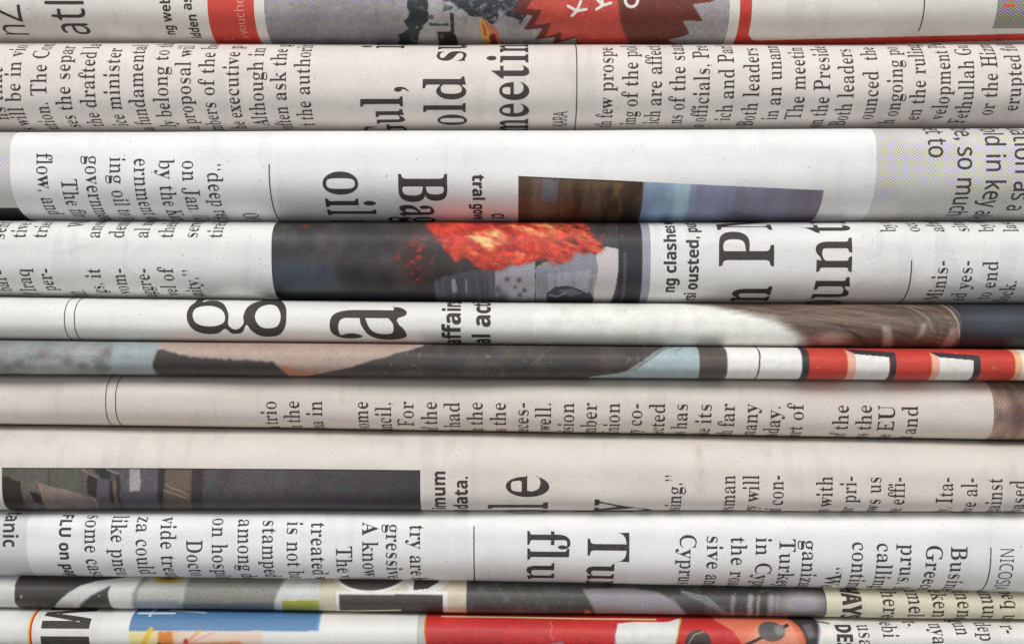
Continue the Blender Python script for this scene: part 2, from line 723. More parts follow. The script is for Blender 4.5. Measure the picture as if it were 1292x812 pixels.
# ------------------------------------------------------------------ printed pictures
class Print:
    """a picture printed on the paper, painted on a grid of paper points.
    X, Y are the column and height at which the photograph shows each point"""

    def __init__(self, F, x0, x1, y0=None, y1=None, step=0.12):
        self.F = F
        u0, u1 = F.U(x0), F.U(x1)
        xm = (x0 + x1) / 2
        if isinstance(y0, tuple):
            s1a, s1b = F.S(x0, y0[0]), F.S(x1, y0[1])
        else:
            s1a = s1b = F.smax + 1.5 if y0 is None else F.S(xm, y0)
        s0 = F.smin - 1.5 if y1 is None else F.S(xm, y1)
        self.us = np.linspace(u0, u1, max(2, int((u1 - u0) / step)) + 1)
        self.ss = np.linspace(s0, max(s1a, s1b), max(2, int((max(s1a, s1b) - s0) / step)) + 1)
        U, S = np.meshgrid(self.us, self.ss)
        top = s1a + (s1b - s1a) * (self.us - u0) / (u1 - u0)
        S = s0 + (S - s0) * (top - s0)[None, :] / (max(s1a, s1b) - s0)
        self.U, self.Sg = U, S
        self.X = F.X(U)
        Y = F.py(U, S)
        mid = int(np.argmin(np.abs(self.ss - 0.0)))
        Y[mid:] = np.minimum.accumulate(Y[mid:], 0)
        Y[:mid + 1] = np.maximum.accumulate(Y[:mid + 1][::-1], 0)[::-1]
        self.Y = Y
        self.C = np.zeros(U.shape + (3,)) + 128.0
        self.M = np.ones(U.shape, bool)
        self.WX = self.WY = 0.0

    def warp(self, amp, scale, seed=0):
        if amp == 0:
            self.WX = self.WY = 0.0
        else:
            self.WX = (fbm(self.X / scale, self.Y / scale, seed) - 0.5) * 2 * amp
            self.WY = (fbm(self.X / scale, self.Y / scale, seed + 40) - 0.5) * 2 * amp
        return self

    def inside(self, pts):
        x, y = self.X + self.WX, self.Y + self.WY
        m = np.zeros(x.shape, bool)
        n = len(pts)
        for j in range(n):
            (xa, ya), (xb, yb) = pts[j], pts[(j + 1) % n]
            if ya == yb:
                continue
            c = ((ya > y) != (yb > y)) & (x < (xb - xa) * (y - ya) / (yb - ya) + xa)
            m ^= c
        return m.astype(float)

    def soft(self, m, r):
        for _ in range(int(r)):
            p = np.pad(m, 1, 'edge')
            m = (p[1:-1, 1:-1] * 2 + p[:-2, 1:-1] + p[2:, 1:-1] + p[1:-1, :-2] + p[1:-1, 2:]) / 6
        return m

    def put(self, m, col):
        m = np.clip(m, 0, 1)[..., None]
        self.C = self.C * (1 - m) + np.asarray(col, float) * m

    def poly(self, pts, col, r=0, a=1.0):
        self.put(self.soft(self.inside(pts), r) * a, col)

    def rag(self, pts, col, r=3, amp=1.0, scale=6, seed=0, k=2.5, a=1.0):
        """a ragged, soft edged patch"""
        m = self.soft(self.inside(pts), r)
        near = np.clip(self.soft(m, r * 2 + 4) * 5, 0, 1)
        n = fbm(self.X / scale, self.Y / scale, seed, 5) - 0.5
        m = np.clip((m - 0.5 + amp * n) * k + 0.5, 0, 1) * near * a
        if col is not None:
            self.put(m, col)
        return m

    def rect(self, x0, y0, x1, y1, col, r=0, a=1.0):
        self.poly([(x0, y0), (x1, y0), (x1, y1), (x0, y1)], col, r, a)

    def ell(self, cx, cy, rx, ry, col, soft=0.15, a=1.0):
        d = np.hypot((self.X + self.WX - cx) / rx, (self.Y + self.WY - cy) / ry)
        self.put(np.clip((1 - d) / soft + 0.5, 0, 1) * a, col)

    def line(self, pts, w, col, a=1.0, soft=0.8):
        x, y = self.X + self.WX, self.Y + self.WY
        best = np.full(x.shape, 1e9)
        for (xa, ya), (xb, yb) in zip(pts[:-1], pts[1:]):
            dx, dy = xb - xa, yb - ya
            t = np.clip(((x - xa) * dx + (y - ya) * dy) / (dx * dx + dy * dy + 1e-9), 0, 1)
            best = np.minimum(best, np.hypot(x - xa - t * dx, y - ya - t * dy))
        self.put(np.clip((w / 2 - best) / soft + 0.5, 0, 1) * a, col)

    def mottle(self, amp, scale, seed=0, sy=1.0):
        f = 1 + amp * 2 * (fbm(self.X / scale, self.Y / scale * sy, seed) - 0.5)
        self.C = self.C * f[..., None]

    def blotch(self, col, lo, hi, scale, seed, sy=1.0, a=1.0, mask=None):
        n = fbm(self.X / scale, self.Y / scale * sy, seed)
        m = np.clip((n - lo) / (hi - lo), 0, 1) * a
        self.put(m if mask is None else m * mask, col)

    def specks(self, n, col, seed, L=(1, 4), w=0.7, a=0.6):
        r = np.random.default_rng(seed)
        for _ in range(n):
            x, y = r.uniform(self.X.min(), self.X.max()), r.uniform(self.Y.min(), self.Y.max())
            t, l = r.uniform(0, 6.28), r.uniform(*L)
            sub = (np.abs(self.X[0] - x) < l + 4)
            if not sub.any():
                continue
            self.line([(x, y), (x + l * math.cos(t) * .6, y + l * math.sin(t) * .6), (x + l * math.cos(t + .6), y + l * math.sin(t + .6))], w, col, a)

    def build(self, page, mat, name='printed_photo', lift=0.014):
        F = self.F
        P = F.P(self.U, self.Sg, lift).reshape(-1, 3)
        f = grid_faces(len(self.us), len(self.ss))
        keep = self.M.ravel()[f].all(1)
        f = f[keep]
        me = bpy.data.meshes.new(name)
        nv = len(P)
        me.vertices.add(nv)
        me.vertices.foreach_set('co', (P * MM).astype(np.float32).ravel())
        me.loops.add(len(f) * 4)
        me.loops.foreach_set('vertex_index', f.astype(np.int32).ravel())
        me.polygons.add(len(f))
        me.polygons.foreach_set('loop_start', (np.arange(len(f)) * 4).astype(np.int32))
        me.polygons.foreach_set('use_smooth', np.ones(len(f), dtype=bool))
        me.update(calc_edges=True)
        lay = me.uv_layers.new(name='paper')
        uv = np.stack([self.U.ravel(), self.Sg.ravel()], 1).astype(np.float32)
        lay.data.foreach_set('uv', uv[f.ravel()].ravel())
        ca = me.color_attributes.new('print', 'FLOAT_COLOR', 'POINT')
        lin = srgb(np.clip(self.C, 0, 255)).reshape(-1, 3)
        ca.data.foreach_set('color', np.concatenate([lin, np.ones((nv, 1))], 1).astype(np.float32).ravel())
        return link_mesh(name, me, mat, page)


INK = (44, 36, 34)
BODY = dict(xh=12.0, c=0.92, stem=-0.042, hair=0.022, k=1.5)
# ================================================================== the newspapers, from the top of the pile down
def inks(tag, paper, seed):
    return ink_mat('ink_on_' + tag, INK, paper, int(seed))


# ---- the topmost newspaper
F = FOLDS[0]
PAP = (226, 221, 214)
page = newspaper(F, 'topmost newspaper, with a red starburst over a grey photo', paper_mat('cream_newsprint', PAP, 1.0, 1.3))
ink = inks('cream_newsprint', PAP, 1.5)
text(page, F, 'headline', ink, 1, [(25, 29, 'n|Z')], 30, 0.80, 'sans', -0.01, -0.01, 1.1, track=-0.02)
text(page, F, 'headline', ink, 1, [(105.5, 26.5, 'a|tl')], 35, 0.72, 'sans', 0.0, 0.0, 1.0)
text(page, F, 'article_text', ink, 1, [(214, 28, 'ng |web'), (241, 13.5, '|asid'), (246, 41, 'id|den')], 9.6, 0.90, 'sansb', 0.01, 0.02)
rule(page, F, ink, 1166, -44, 40, 1.5)

red = ink_mat('red_ink', (206, 70, 58), PAP, 3.0, 0.97)
strip_poly(page, F, 'red_panel', red, [[(261, -44), (320, -44), (320, 60), (261, 60)]], 0.012)
white_ink = ink_mat('reversed_lettering', (240, 196, 184), PAP, 4.0)
text(page, F, 'article_text', white_ink, 1, [(307, 43, 'a |voucher'), (286, 47, 'C|')], 8.4, 1.02, 'sans', -0.035, -0.035, 1.2, lift=0.03)
P_ = Print(F, 934, 1330)
P_.M = np.zeros(P_.M.shape, bool)
edge = 50.5 - (P_.X - 985) * 0.026
corner = np.clip((12 - (P_.X - 950)) / 12, 0, 1) ** 2 * 8
P_.M = ((P_.X < 949.5) | (P_.Y > edge - corner)) & (P_.Y < edge + 9 + 3 * (P_.X < 1000))
P_.C[:] = (202, 66, 54)
P_.mottle(0.10, 6, 3)
REDP = print_mat('red_print', 6.0, 0.06, 0.05)
P_.build(page, REDP, 'red_frame')
P_ = Print(F, 1259, 1330, None, 36)
P_.C[:] = (150, 146, 141)
DOTS = print_mat('grey_tint_print', 7.0, 1.0, 0.06)
P_.build(page, DOTS, 'grey_panel')
text(page, F, 'headline', ink_mat('red_lettering', (222, 80, 60), PAP, 5.0), 1, [(1281, 12, '|Text')], 9.5, 0.95, 'sansb', 0.02, 0.02, 1.1, lift=0.035)

P_ = Print(F, 333, 921)
P_.C[:] = (160, 154, 158)
P_.mottle(0.16, 60, 5)
P_.rect(333, 36, 520, 70, (140, 136, 144), 30)
P_.rag([(500, 46), (560, 30), (600, 28), (700, 40), (760, 60), (500, 62)], (170, 166, 164), 8, 0.5, 14, 2, 1.6, 0.8)
P_.rag([(518, -44), (542, -44), (540, 26), (528, 40), (522, 56), (498, 60), (500, 44), (515, 36), (508, 27), (516, 20), (513, 6)], (50, 55, 57), 3, 1.9, 7, 8)
P_.rag([(540, -10), (680, -10), (676, 24), (664, 18), (658, 29), (650, 24), (640, 20), (630, 14), (628, 28), (620, 32), (614, 27), (608, 24), (596, 22), (588, 16), (574, 6)], (54, 58, 62), 4, 2.0, 8, 18)
P_.rag([(542, 4), (570, 4), (583, 20), (598, 26), (604, 60), (526, 60), (530, 40), (540, 26)], (172, 168, 165), 4, 1.6, 8, 3)
P_.rag([(551, 40), (566, 40), (567, 38), (574, 44), (576, 58), (550, 58)], (46, 47, 50), 2, 0.8, 5, 5)
P_.rag([(568, 16), (573, 18), (573, 42), (567, 42)], (60, 62, 66), 2, 0.9, 4, 6)
P_.rag([(541, 29), (566, 30), (566, 33), (541, 33)], (74, 76, 84), 1, 0.9, 4, 7)
P_.rag([(540, 19), (547, 19), (547, 24), (540, 24)], (96, 96, 102), 1, 1.2, 3, 9)
P_.rag([(560, 8), (572, 6), (572, 12), (560, 14)], (90, 104, 118), 2, 1.2, 4, 10)
P_.blotch((120, 122, 128), 0.58, 0.72, 6, 12, a=0.7, mask=P_.inside([(560, -44), (690, -44), (690, 30), (560, 30)]))
P_.blotch((196, 192, 190), 0.62, 0.8, 5, 13, a=0.5, mask=P_.inside([(530, 10), (690, 30), (690, 60), (530, 60)]))
P_.rag([(606, 25), (613, 25), (620, 33), (627, 36), (632, 54), (612, 56)], (206, 118, 92), 2, 1.1, 4, 31)
P_.rag([(604, 24), (610, 26), (618, 42), (617, 54), (608, 52)], (216, 166, 74), 2, 1.2, 4, 32)
P_.rag([(607, 28), (612, 34), (615, 46), (610, 44)], (196, 84, 62), 1, 1.2, 3, 33)
P_.rag([(616, 44), (624, 42), (628, 56), (618, 56)], (120, 48, 44), 2, 1.0, 4, 34)
P_.warp(0, 1)
DR = (108, 50, 44)
P_.poly([(672, -44), (648, 16), (673, 19), (660, 38), (685, 36), (676, 50), (702, 47), (699, 56), (728, 48), (730, 56), (900, 60), (848, 50), (866, 46), (873, 42), (862, 26), (888, 27), (874, 6), (900, 2), (930, -44)], DR, 1)
P_.poly([(705, -44), (664, 11), (684, 13), (674, 32), (696, 29), (689, 47), (710, 40), (708, 52), (727, 46), (735, 56), (800, 60), (806, -44)], (198, 80, 68), 1)
P_.ell(842, -2, 62, 80, (112, 54, 47), 0.05)
P_.poly([(848, 50), (866, 46), (873, 42), (862, 26), (888, 27), (874, 6), (900, 2), (935, -44), (935, 60), (870, 60), (852, 53)], (164, 158, 160), 1)
P_.poly([(826, 50), (848, 50), (852, 62), (826, 60)], (112, 54, 47), 1)
P_.mottle(0.10, 5, 9)
W = (243, 238, 232)
P_.line([(717, 8), (728, 14), (740, 12)], 3.4, W)
P_.line([(722, 20), (728, 14), (733, 2)], 3.4, W)
P_.line([(753, 12), (761, 7), (771, 4)], 3.4, W)
P_.line([(754, 0), (761, 7), (759, -3)], 3.4, W)
th = np.linspace(0, 6.28, 16)
P_.line([(797 + 8 * math.cos(t), 0 + 9 * math.sin(t)) for t in th], 3.6, W)
P_.specks(50, (210, 205, 200), 5, (1, 3), 0.6, 0.5)
P_.build(page, print_mat('starburst_photo_print', 8.0, 0.34, 0.12))

# ---- beige newspaper with two columns of small print
F = FOLDS[1]
PAP = (225, 219, 213)
page = newspaper(F, 'beige newspaper with long upward text columns and the big words old su', paper_mat('beige_newsprint', PAP, 12.0, 1.2))
ink = inks('beige_newsprint', PAP, 12.5)
text(page, F, 'article_text', ink, 1, [
    (2, 128, 'ns |that'), (25, 129, 's will |be in vio'), (58, 121.5, 'ution. |The Con'), (88, 140, 'ses |the separ'), (119, 136.5, 'the |drafted la'),
    (150, 139, 'ice |minister '), (180, 124, 'a fund|amental'), (211, 148, 'ly |belong to th'), (240, 133, 'a pro|posal wil'),
    (270, 121.5, 'mbers |of the bo'), (301, 149, 'he |executive p'), (332, 158, '|Although in'), (361, 127.5, 'often |ask the g'), (391, 120.5, 't the |authorit')], **BODY)
text(page, F, 'article_text', ink, 1, [
    (774, 149, 'th |few prospe'), (805, 135, 'ing |of the pol'), (835, 134, 'ich |are affect'), (864.5, 116, 'ns of |the state'), (895, 154, 'o |officials, Pre'),
    (926, 125.5, 'ich |and Parl'), (957.7, 123, 'Both |leaders '), (986, 102, 'in an |unann'), (1016, 150.5, '|The meetin'), (1047, 115, 'on the |Preside'),
    (1077, 124, 'Both |leaders '), (1108, 123, 'oun|ced  the'), (1138.6, 147, 'h |ongoing po'), (1168, 132, 'en |the ruling'), (1199.5, 108, 'velop|ment Pa'),
    (1229.6, 155.5, '|Fethullah Gu'), (1259.7, 124, 'or |the Hizm'), (1289.8, 97, 'erup|ted foll')], **BODY)
text(page, F, 'headline', ink, 1, [(507, 136, 'Gu|l,'), (507, 62, '|in')], 34.5, 0.80, 'serif', -0.025, 0.022, 1.15, du=1.2)
text(page, F, 'headline', ink, 1, [(586.5, 128, 'ol|d su')], 34.5, 0.82, 'serif', -0.025, 0.022, 1.15, 0.85, du=1.2)
text(page, F, 'headline', ink, 1, [(666, 101.5, 'mee|ting')], 34.5, 0.82, 'serif', -0.025, 0.022, 1.0, du=1.2)
text(page, F, 'dateline', ink, 1, [(717, 147, 'KAR|A')], 14, 0.58, 'sans', 0.0, 0.01, 1.0)
rule(page, F, ink, 728, 40, 175, 1.4)

# ---- white newspaper with oil headline
F = FOLDS[2]
PAP = (240, 240, 240)
page = newspaper(F, 'white newspaper with the big words oil and Ba beside a brown and blue photo', paper_mat('white_newsprint', PAP, 22.0, 1.2, ghost=0.6))
ink = inks('white_newsprint', PAP, 22.5)
text(page, F, 'article_text', ink, -1, [
    (46, 192.6, '|flow, and'), (76, 225, '|The fir'), (107, 195.6, '|government'), (138, 197.6, '|ing oil to p'), (169, 199, '|ernment of'),
    (200.7, 200.6, '|by the Kur'), (230.6, 201.6, '|on Jan. 12'), (262, 205.6, '|“deep reg'), (297, 268, '|Of')], 13.0, 0.92, 'serif', -0.05, 0.02, 1.1)
text(page, F, 'headline', ink, -1, [(408.6, 213, '|oil m')], 41, 0.82, 'serif', -0.03, 0.02, 1.1, du=1.2)
text(page, F, 'headline', ink, -1, [(503, 217.5, '|Bag')], 41, 0.74, 'serif', -0.01, 0.02, 1.0, du=1.2)
text(page, F, 'subheading', ink, -1, [(596, 220, '|tral gove'), (620, 269, '|Cl')], 11.5, 0.94, 'sansb', 0.04, 0.03)
rule(page, F, ink, 340, 207, 290, 1.5)
P_ = Print(F, 1106, 1345)
P_.C[:] = (208, 206, 204)
P_.mottle(0.06, 40, 2)
P_.build(page, print_mat('pale_tint_print', 23.0, 1.0, 0.03, 0.2), 'grey_panel', 0.01)
text(page, F, 'subheading', ink, -1, [(1172.5, 174.6, 'get |to'), (1209, 184.8, 'be, |so much'), (1245, 193.3, 'fold |in key al-'), (1281, 228, 'uation |as a')],
     18, 0.80, 'sans', 0.018, 0.012, 1.1, du=1.5)
P_ = Print(F, -60, 12)
P_.C[:] = (206, 204, 202)
P_.rect(-80, 262, 40, 320, (44, 40, 40))
P_.build(page, print_mat('pale_tint_print', 24.0, 1.0, 0.03, 0.2), 'grey_panel', 0.01)
P_ = Print(F, 654, 1041, (222, 240))
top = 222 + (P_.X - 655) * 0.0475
P_.C[:] = (92, 72, 56)
P_.rect(672, 200, 704, 300, (108, 92, 82), 8)
P_.rect(684, 220, 704, 255, (112, 108, 116), 6)
P_.rect(706, 200, 730, 300, (100, 78, 60), 8)
P_.rect(738, 200, 786, 300, (108, 88, 66), 10)
P_.rect(771, 200, 785, 300, (124, 98, 66), 6)
P_.rect(789, 200, 812, 300, (84, 66, 54), 5)
P_.blotch((132, 106, 76), 0.55, 0.8, 9, 3, 0.5, 0.5)
P_.blotch((52, 42, 40), 0.55, 0.75, 13, 8, 0.4, 0.6)
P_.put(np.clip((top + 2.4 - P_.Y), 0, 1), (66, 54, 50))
P_.rect(812, 200, 1060, 300, (152, 162, 190), 1)
P_.rect(812, 200, 852, 300, (156, 180, 208), 3)
P_.rect(852, 200, 872, 300, (176, 206, 218), 8)
P_.rect(880, 200, 960, 300, (144, 149, 174), 14)
P_.rect(930, 200, 1010, 300, (134, 134, 154), 16)
P_.rect(1000, 200, 1060, 300, (130, 122, 136), 12)
P_.mottle(0.10, 16, 6, 0.4)
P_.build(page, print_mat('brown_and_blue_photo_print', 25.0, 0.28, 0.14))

# ---- newspaper with the photograph of a fire
F = FOLDS[3]
PAP = (232, 231, 230)
page = newspaper(F, 'pale newspaper with a photo of red flames and the big letters PM', paper_mat('pale_grey_newsprint', PAP, 32.0, 1.8, 0.045))
ink = inks('pale_grey_newsprint', PAP, 32.5)
ST = dict(BODY, xh=11.6)
text(page, F, 'article_text', ink, 1, [
    (6, 303, '|sent'), (32, 301, '|tive o'), (58, 301, '|tries'), (100, 286.5, '|Wh'), (125, 301, '|answe'), (155, 301, '|dents'), (185.6, 301, '|al not'),
    (217, 301, '|their'), (248, 301, '|servan'), (279, 301, '|tirein')], **ST)
text(page, F, 'article_text', ink, 1, [
    (5, 340, 'bar-|'), (36, 338, 'f Iraq|'), (63, 338, 'per-|'), (98, 365, '00.|'), (125, 338, 'gs, it|'), (156, 338, 'vom-|'), (186.5, 338, 'aggre-|'), (217, 338, 'vel of|'), (248, 339.7, 'nity,”|')], **ST)
text(page, F, 'article_text', ink, 1, [
    (1132.6, 293, '|by t'), (1163.7, 293, '|occ'), (1194.5, 293, '|after'), (1226, 293, '|situ'), (1257, 293, '|by th'), (1288, 293, '|last')], **ST)
text(page, F, 'article_text', ink, 1, [
    (1196, 328, 'e Minis-|'), (1227, 328, 'ed yes-|'), (1258.7, 328.5, 'to end|'), (1285, 353, 'clock.|')], **ST)
text(page, F, 'headline', ink, 1, [(976, 338, 'n |PM')], 46, 0.78, 'serif', -0.02, 0.02, 1.0, du=1.2)
text(page, F, 'headline', ink, 1, [(1074, 297, 'oun|tr')], 43, 0.90, 'serif', -0.045, 0.02, 1.0, du=1.2)
text(page, F, 'caption', ink, 1, [(853.6, 344.7, 'ng |clashes with'), (882, 365.5, 'rsi |ousted, put')], 11.6, 0.90, 'sansb', 0.025, 0.02)
rule(page, F, ink, 1150, 328, 395, 1.5)
P_ = Print(F, 342, 821)
P_.C[:] = (60, 57, 57)
P_.mottle(0.20, 18, 4)
P_.blotch((92, 90, 94), 0.5, 0.85, 30, 21, 1.0, 0.7)
P_.ell(372, 350, 50, 22, (78, 92, 108), 0.9, 0.7)
P_.rect(342, 368, 560, 400, (36, 35, 38), 10)
# the wrecked car body under the flames
P_.rag([(548, 356), (560, 348), (590, 342), (628, 336), (628, 400), (546, 400)], (88, 87, 95), 12, 1.0, 7, 14)
P_.rag([(625, 340), (640, 334), (676, 328), (676, 400), (625, 400)], (168, 164, 171), 5, 0.8, 6, 15)
P_.rag([(677, 336), (690, 330), (712, 320), (722, 316), (756, 316), (756, 400), (677, 400)], (148, 147, 157), 6, 0.9, 7, 16)
P_.rag([(690, 346), (745, 340), (748, 362), (694, 372)], (172, 170, 180), 8, 0.8, 6, 17)
P_.put(np.clip((fbm(P_.X / 2.2, P_.Y / 40, 18) - 0.5) * 3, 0, 1) * P_.inside([(677, 325), (756, 316), (756, 366), (677, 372)]) * 0.45, (114, 113, 128))
P_.put(np.clip((fbm(P_.X / 3, P_.Y / 30, 19) - 0.5) * 3, 0, 1) * P_.inside([(548, 350), (626, 338), (626, 400), (548, 400)]) * 0.45, (128, 127, 146))
P_.rag([(569, 354), (574, 352), (576, 368), (570, 370)], (168, 166, 172), 2, 1.2, 4, 20)
P_.rag([(586, 352), (589, 352), (590, 370), (587, 370)], (140, 139, 156), 2, 1.0, 4, 21)
for x, y, r_ in ((628, 365, 4), (640, 352, 3), (655, 353, 3), (662, 366, 3), (656, 372, 3), (633, 376, 8), (650, 362, 2)):
    P_.ell(x, y, r_, r_, (92, 87, 95), 1.2, 0.85)
P_.rag([(690, 370), (700, 362), (716, 360), (730, 364), (742, 370), (756, 362), (756, 384), (692, 384)], (66, 63, 74), 2, 0.7, 5, 22)
P_.rag([(704, 366), (722, 363), (736, 370), (720, 374)], (104, 100, 114), 3, 1.0, 4, 23)
P_.line([(694, 372), (704, 374), (714, 369)], 1.8, (170, 165, 172), 0.8, 1.4)
P_.rag([(744, 350), (752, 342), (756, 360), (752, 378), (744, 366)], (146, 138, 146), 2, 0.8, 4, 24)
P_.line([(744, 352), (751, 346), (749, 364), (753, 374)], 1.4, (196, 188, 191), 0.7, 1.2)
P_.rag([(752, 322), (758, 315), (765, 311), (781, 314), (781, 336), (777, 366), (770, 400), (754, 400), (750, 366), (755, 340)], (204, 197, 198), 2, 0.45, 6, 25)
P_.rect(781, 270, 811, 400, (55, 54, 58), 2)
P_.rect(787, 318, 791, 400, (92, 90, 106), 2, 0.8)
P_.rect(811, 270, 824, 400, (160, 159, 172), 1)
# flames
FL = [(540, 268), (736, 268), (738, 284), (756, 304), (762, 312), (750, 317), (722, 316), (714, 330), (702, 332), (698, 326), (668, 330), (646, 334), (632, 342), (612, 340), (592, 324), (572, 322), (556, 308), (544, 296), (540, 284)]
glow = P_.soft(P_.inside(FL), 24)
P_.put(glow * 0.75, (104, 48, 42))
P_.warp(8, 22, 51)
fl = P_.rag(FL, None, 14, 1.7, 8, 52, 0.95)
fl = fl * fl * (3 - 2 * fl)
P_.warp(0, 1)
P_.put(fl, (200, 62, 48))
P_.blotch((218, 78, 58), 0.42, 0.62, 14, 63, 1.3, 0.9, fl)
rx = (P_.X * 0.9 + P_.Y * 0.5) / 26
ry = (P_.Y * 0.9 - P_.X * 0.30) / 7
stv = fbm(rx, ry, 66, 5)
P_.put(np.clip((fbm(rx * 0.8, ry * 0.8, 71, 5) - 0.56) * 5, 0, 1) * fl * 0.6, (136, 46, 40))
hot = np.exp(-((P_.X - 612) / 30) ** 2 - ((P_.Y - 304) / 13) ** 2) + 1.0 * np.exp(-((P_.X - 665) / 40) ** 2 - ((P_.Y - 287) / 9) ** 2) + 0.35 * np.exp(-((P_.X - 582) / 14) ** 2 - ((P_.Y - 292) / 6) ** 2) + 0.35 * np.exp(-((P_.X - 626) / 14) ** 2 - ((P_.Y - 334) / 8) ** 2)
P_.put(np.clip((stv + hot * 0.34 - 0.64) * 4, 0, 1) * fl * 0.9, (232, 138, 88))
P_.put(np.clip((stv + hot * 0.34 - 0.75) * 4, 0, 1) * fl * 0.9, (236, 200, 140))
dark = np.clip((P_.X - 670) / 60, 0, 1)
P_.put(np.clip((fbm(rx * 1.1, ry * 1.2, 77, 5) - 0.44) * 7, 0, 1) * dark * fl * 0.9, (72, 42, 40))
P_.put(np.clip((fbm(rx * 1.1, ry * 1.8, 79, 5) - 0.51) * 7, 0, 1) * dark * fl, (216, 92, 64))
P_.C = P_.C * (1 + fl * (fbm(P_.X / 6, P_.Y / 5, 91, 4) - 0.5) * 0.5)[..., None]
em = np.exp(-((P_.X - 525) / 24) ** 2 - ((P_.Y - 328) / 32) ** 2)
P_.put(em * 0.35, (96, 48, 42))
P_.put(np.clip((fbm(P_.X / 8, P_.Y / 5, 81, 5) + em * 0.26 - 0.76) * 4, 0, 1) * np.clip(em * 2, 0, 1), (178, 56, 44))
P_.ell(382, 285, 4, 2, (130, 48, 40), 1.2, 0.8)
P_.put(np.clip((fbm(P_.X / 5, P_.Y / 4, 85) - 0.62) * 6, 0, 1) * np.exp(-((P_.X - 770) / 30) ** 2 - ((P_.Y - 292) / 12) ** 2) * 0.8, (150, 66, 54))
P_.specks(60, (120, 116, 118), 8, (1, 2), 0.6, 0.5)
P_.build(page, print_mat('fire_photo_print', 33.0, 0.30, 0.20))
# ---- thin newspaper with the big letters g and a
F = FOLDS[4]
PAP = (235, 234, 231)
page = newspaper(F, 'thin whitish newspaper with very large letters g and a', paper_mat('whitish_newsprint', PAP, 42.0, 1.0, ghost=0.6))
ink = inks('whitish_newsprint', PAP, 42.5)
for x in (82, 94.5):
    rule(page, F, ink, x, 360, 440, 1.2)
G_OUT = [(250, 375), (251, 381), (258, 379.5), (270, 380), (281, 385), (288, 396), (288, 408), (291, 413), (297, 415.5), (303, 413), (307.5, 407), (307, 398),
         (311, 387), (320, 380.5), (335, 378), (350, 380), (359, 388), (361, 401), (359, 413), (351, 422), (338, 424.5), (326, 423), (317, 417),
         (311, 409.5), (306, 418), (299, 420.5), (291, 420), (284, 414.5), (274, 420), (260, 421), (246, 417), (238, 408), (235.5, 397), (237.5, 387), (242, 381), (240, 375)]
G_UP = [(243, 397), (246, 389), (256, 386), (268, 386.5), (279, 391), (284, 399), (282, 407), (272, 411), (258, 411), (247, 406.5)]
G_LOW = [(321.5, 400), (325, 389), (335, 384.5), (346, 386), (352.5, 394), (353.5, 403), (349, 411.5), (338, 414), (327.5, 411)]
strip_shape(page, F, 'headline', ink, [spline(G_OUT), spline(G_UP), spline(G_LOW)])
text(page, F, 'headline', ink, 1, [(508, 430.5, '|a')], 88, 0.66, 'serif', -0.035, 0.025, 1.0, du=1.2)
text(page, F, 'subheading', ink, 1, [(581, 410, 'aff|airs'), (618.5, 413, 'al |acti')], 17, 0.92, 'sansb', 0.03, 0.03, 1.0)
P_ = Print(F, 672, 1345)
f0 = np.clip((P_.X - 672) / 40, 0, 1)
P_.C[:] = (234, 234, 227)
P_.C = P_.C * f0[..., None] + np.array(PAP) * (1 - f0[..., None])
P_.mottle(0.05, 14, 5)
HB = (98, 82, 72)
yb = np.interp(P_.X, [840, 862, 890, 935, 975, 1000, 1018, 1040, 1060], [368, 377, 383, 390, 400, 413, 426, 450, 480])
hm = np.clip((yb - P_.Y) / np.interp(P_.X, [860, 960, 1040], [8, 18, 26]) + 0.55 + (fbm(P_.X / 30, P_.Y / 4, 3) - 0.5) * 0.5, 0, 1)
hm = hm * hm * (3 - 2 * hm)
P_.put(hm, HB)
hs = fbm(P_.X / 50, (P_.Y - 0.12 * (P_.X - 1000)) / 3.2, 9, 5)
P_.put(np.clip((hs - 0.48) * 3, 0, 1) * hm * 0.55, (146, 128, 114))
P_.put(np.clip((0.48 - hs) * 4, 0, 1) * hm * 0.6, (74, 60, 52))
P_.put(np.exp(-((P_.Y - 400 - 0.1 * (P_.X - 1050)) / 12) ** 2) * hm * 0.14, (156, 138, 124))
P_.ell(1050, 428, 22, 8, (196, 178, 166), 1.0, 0.8)
r = np.random.default_rng(5)
for j in range(46):                      # single strands sweeping round the head
    t0 = r.uniform(0, 1)
    x0 = 900 + 150 * t0
    y0 = 374 + 40 * t0 + r.uniform(-4, 6)
    xe, ye = 1120 + r.uniform(-40, 88), 384 + 52 * r.uniform(0, 1)
    xm, ym = (x0 + xe) / 2 + r.uniform(-20, 30), min(y0, ye) + r.uniform(-4, 10)
    q = [((1 - t) ** 2 * x0 + 2 * t * (1 - t) * xm + t * t * xe, (1 - t) ** 2 * y0 + 2 * t * (1 - t) * ym + t * t * ye) for t in np.linspace(0, 1, 9)]
    P_.line(q, r.uniform(0.6, 2.4), (168, 148, 132) if r.random() < 0.45 else (66, 52, 45), r.uniform(0.12, 0.32), 2.6)
for j in range(9):
    a = 1150 + j * 6.5
    P_.line([(a - 40 + j * 2, 384), (a - 6, 392), (a + 6, 408), (a + 4, 440)], 1.2, (170, 150, 130) if j % 2 else (72, 58, 50), 0.3, 2.4)
P_.rag([(1113, 410), (1122, 413), (1132, 438), (1119, 441)], (200, 182, 172), 12, 0.8, 5, 4, 1.1, 0.75)
P_.rag([(1164, 408), (1173, 402), (1167, 420), (1156, 430)], (188, 168, 154), 12, 0.8, 5, 5, 1.1, 0.75)
P_.rag([(1198, 416), (1208, 410), (1210, 440), (1192, 440)], (176, 152, 140), 12, 0.8, 5, 6, 1.1, 0.75)
P_.line([(1150, 386), (1170, 400), (1180, 420)], 2, (168, 150, 132), 0.6, 2)
P_.line([(1100, 440), (1085, 425), (1060, 410)], 4, (70, 52, 46), 0.6, 3)
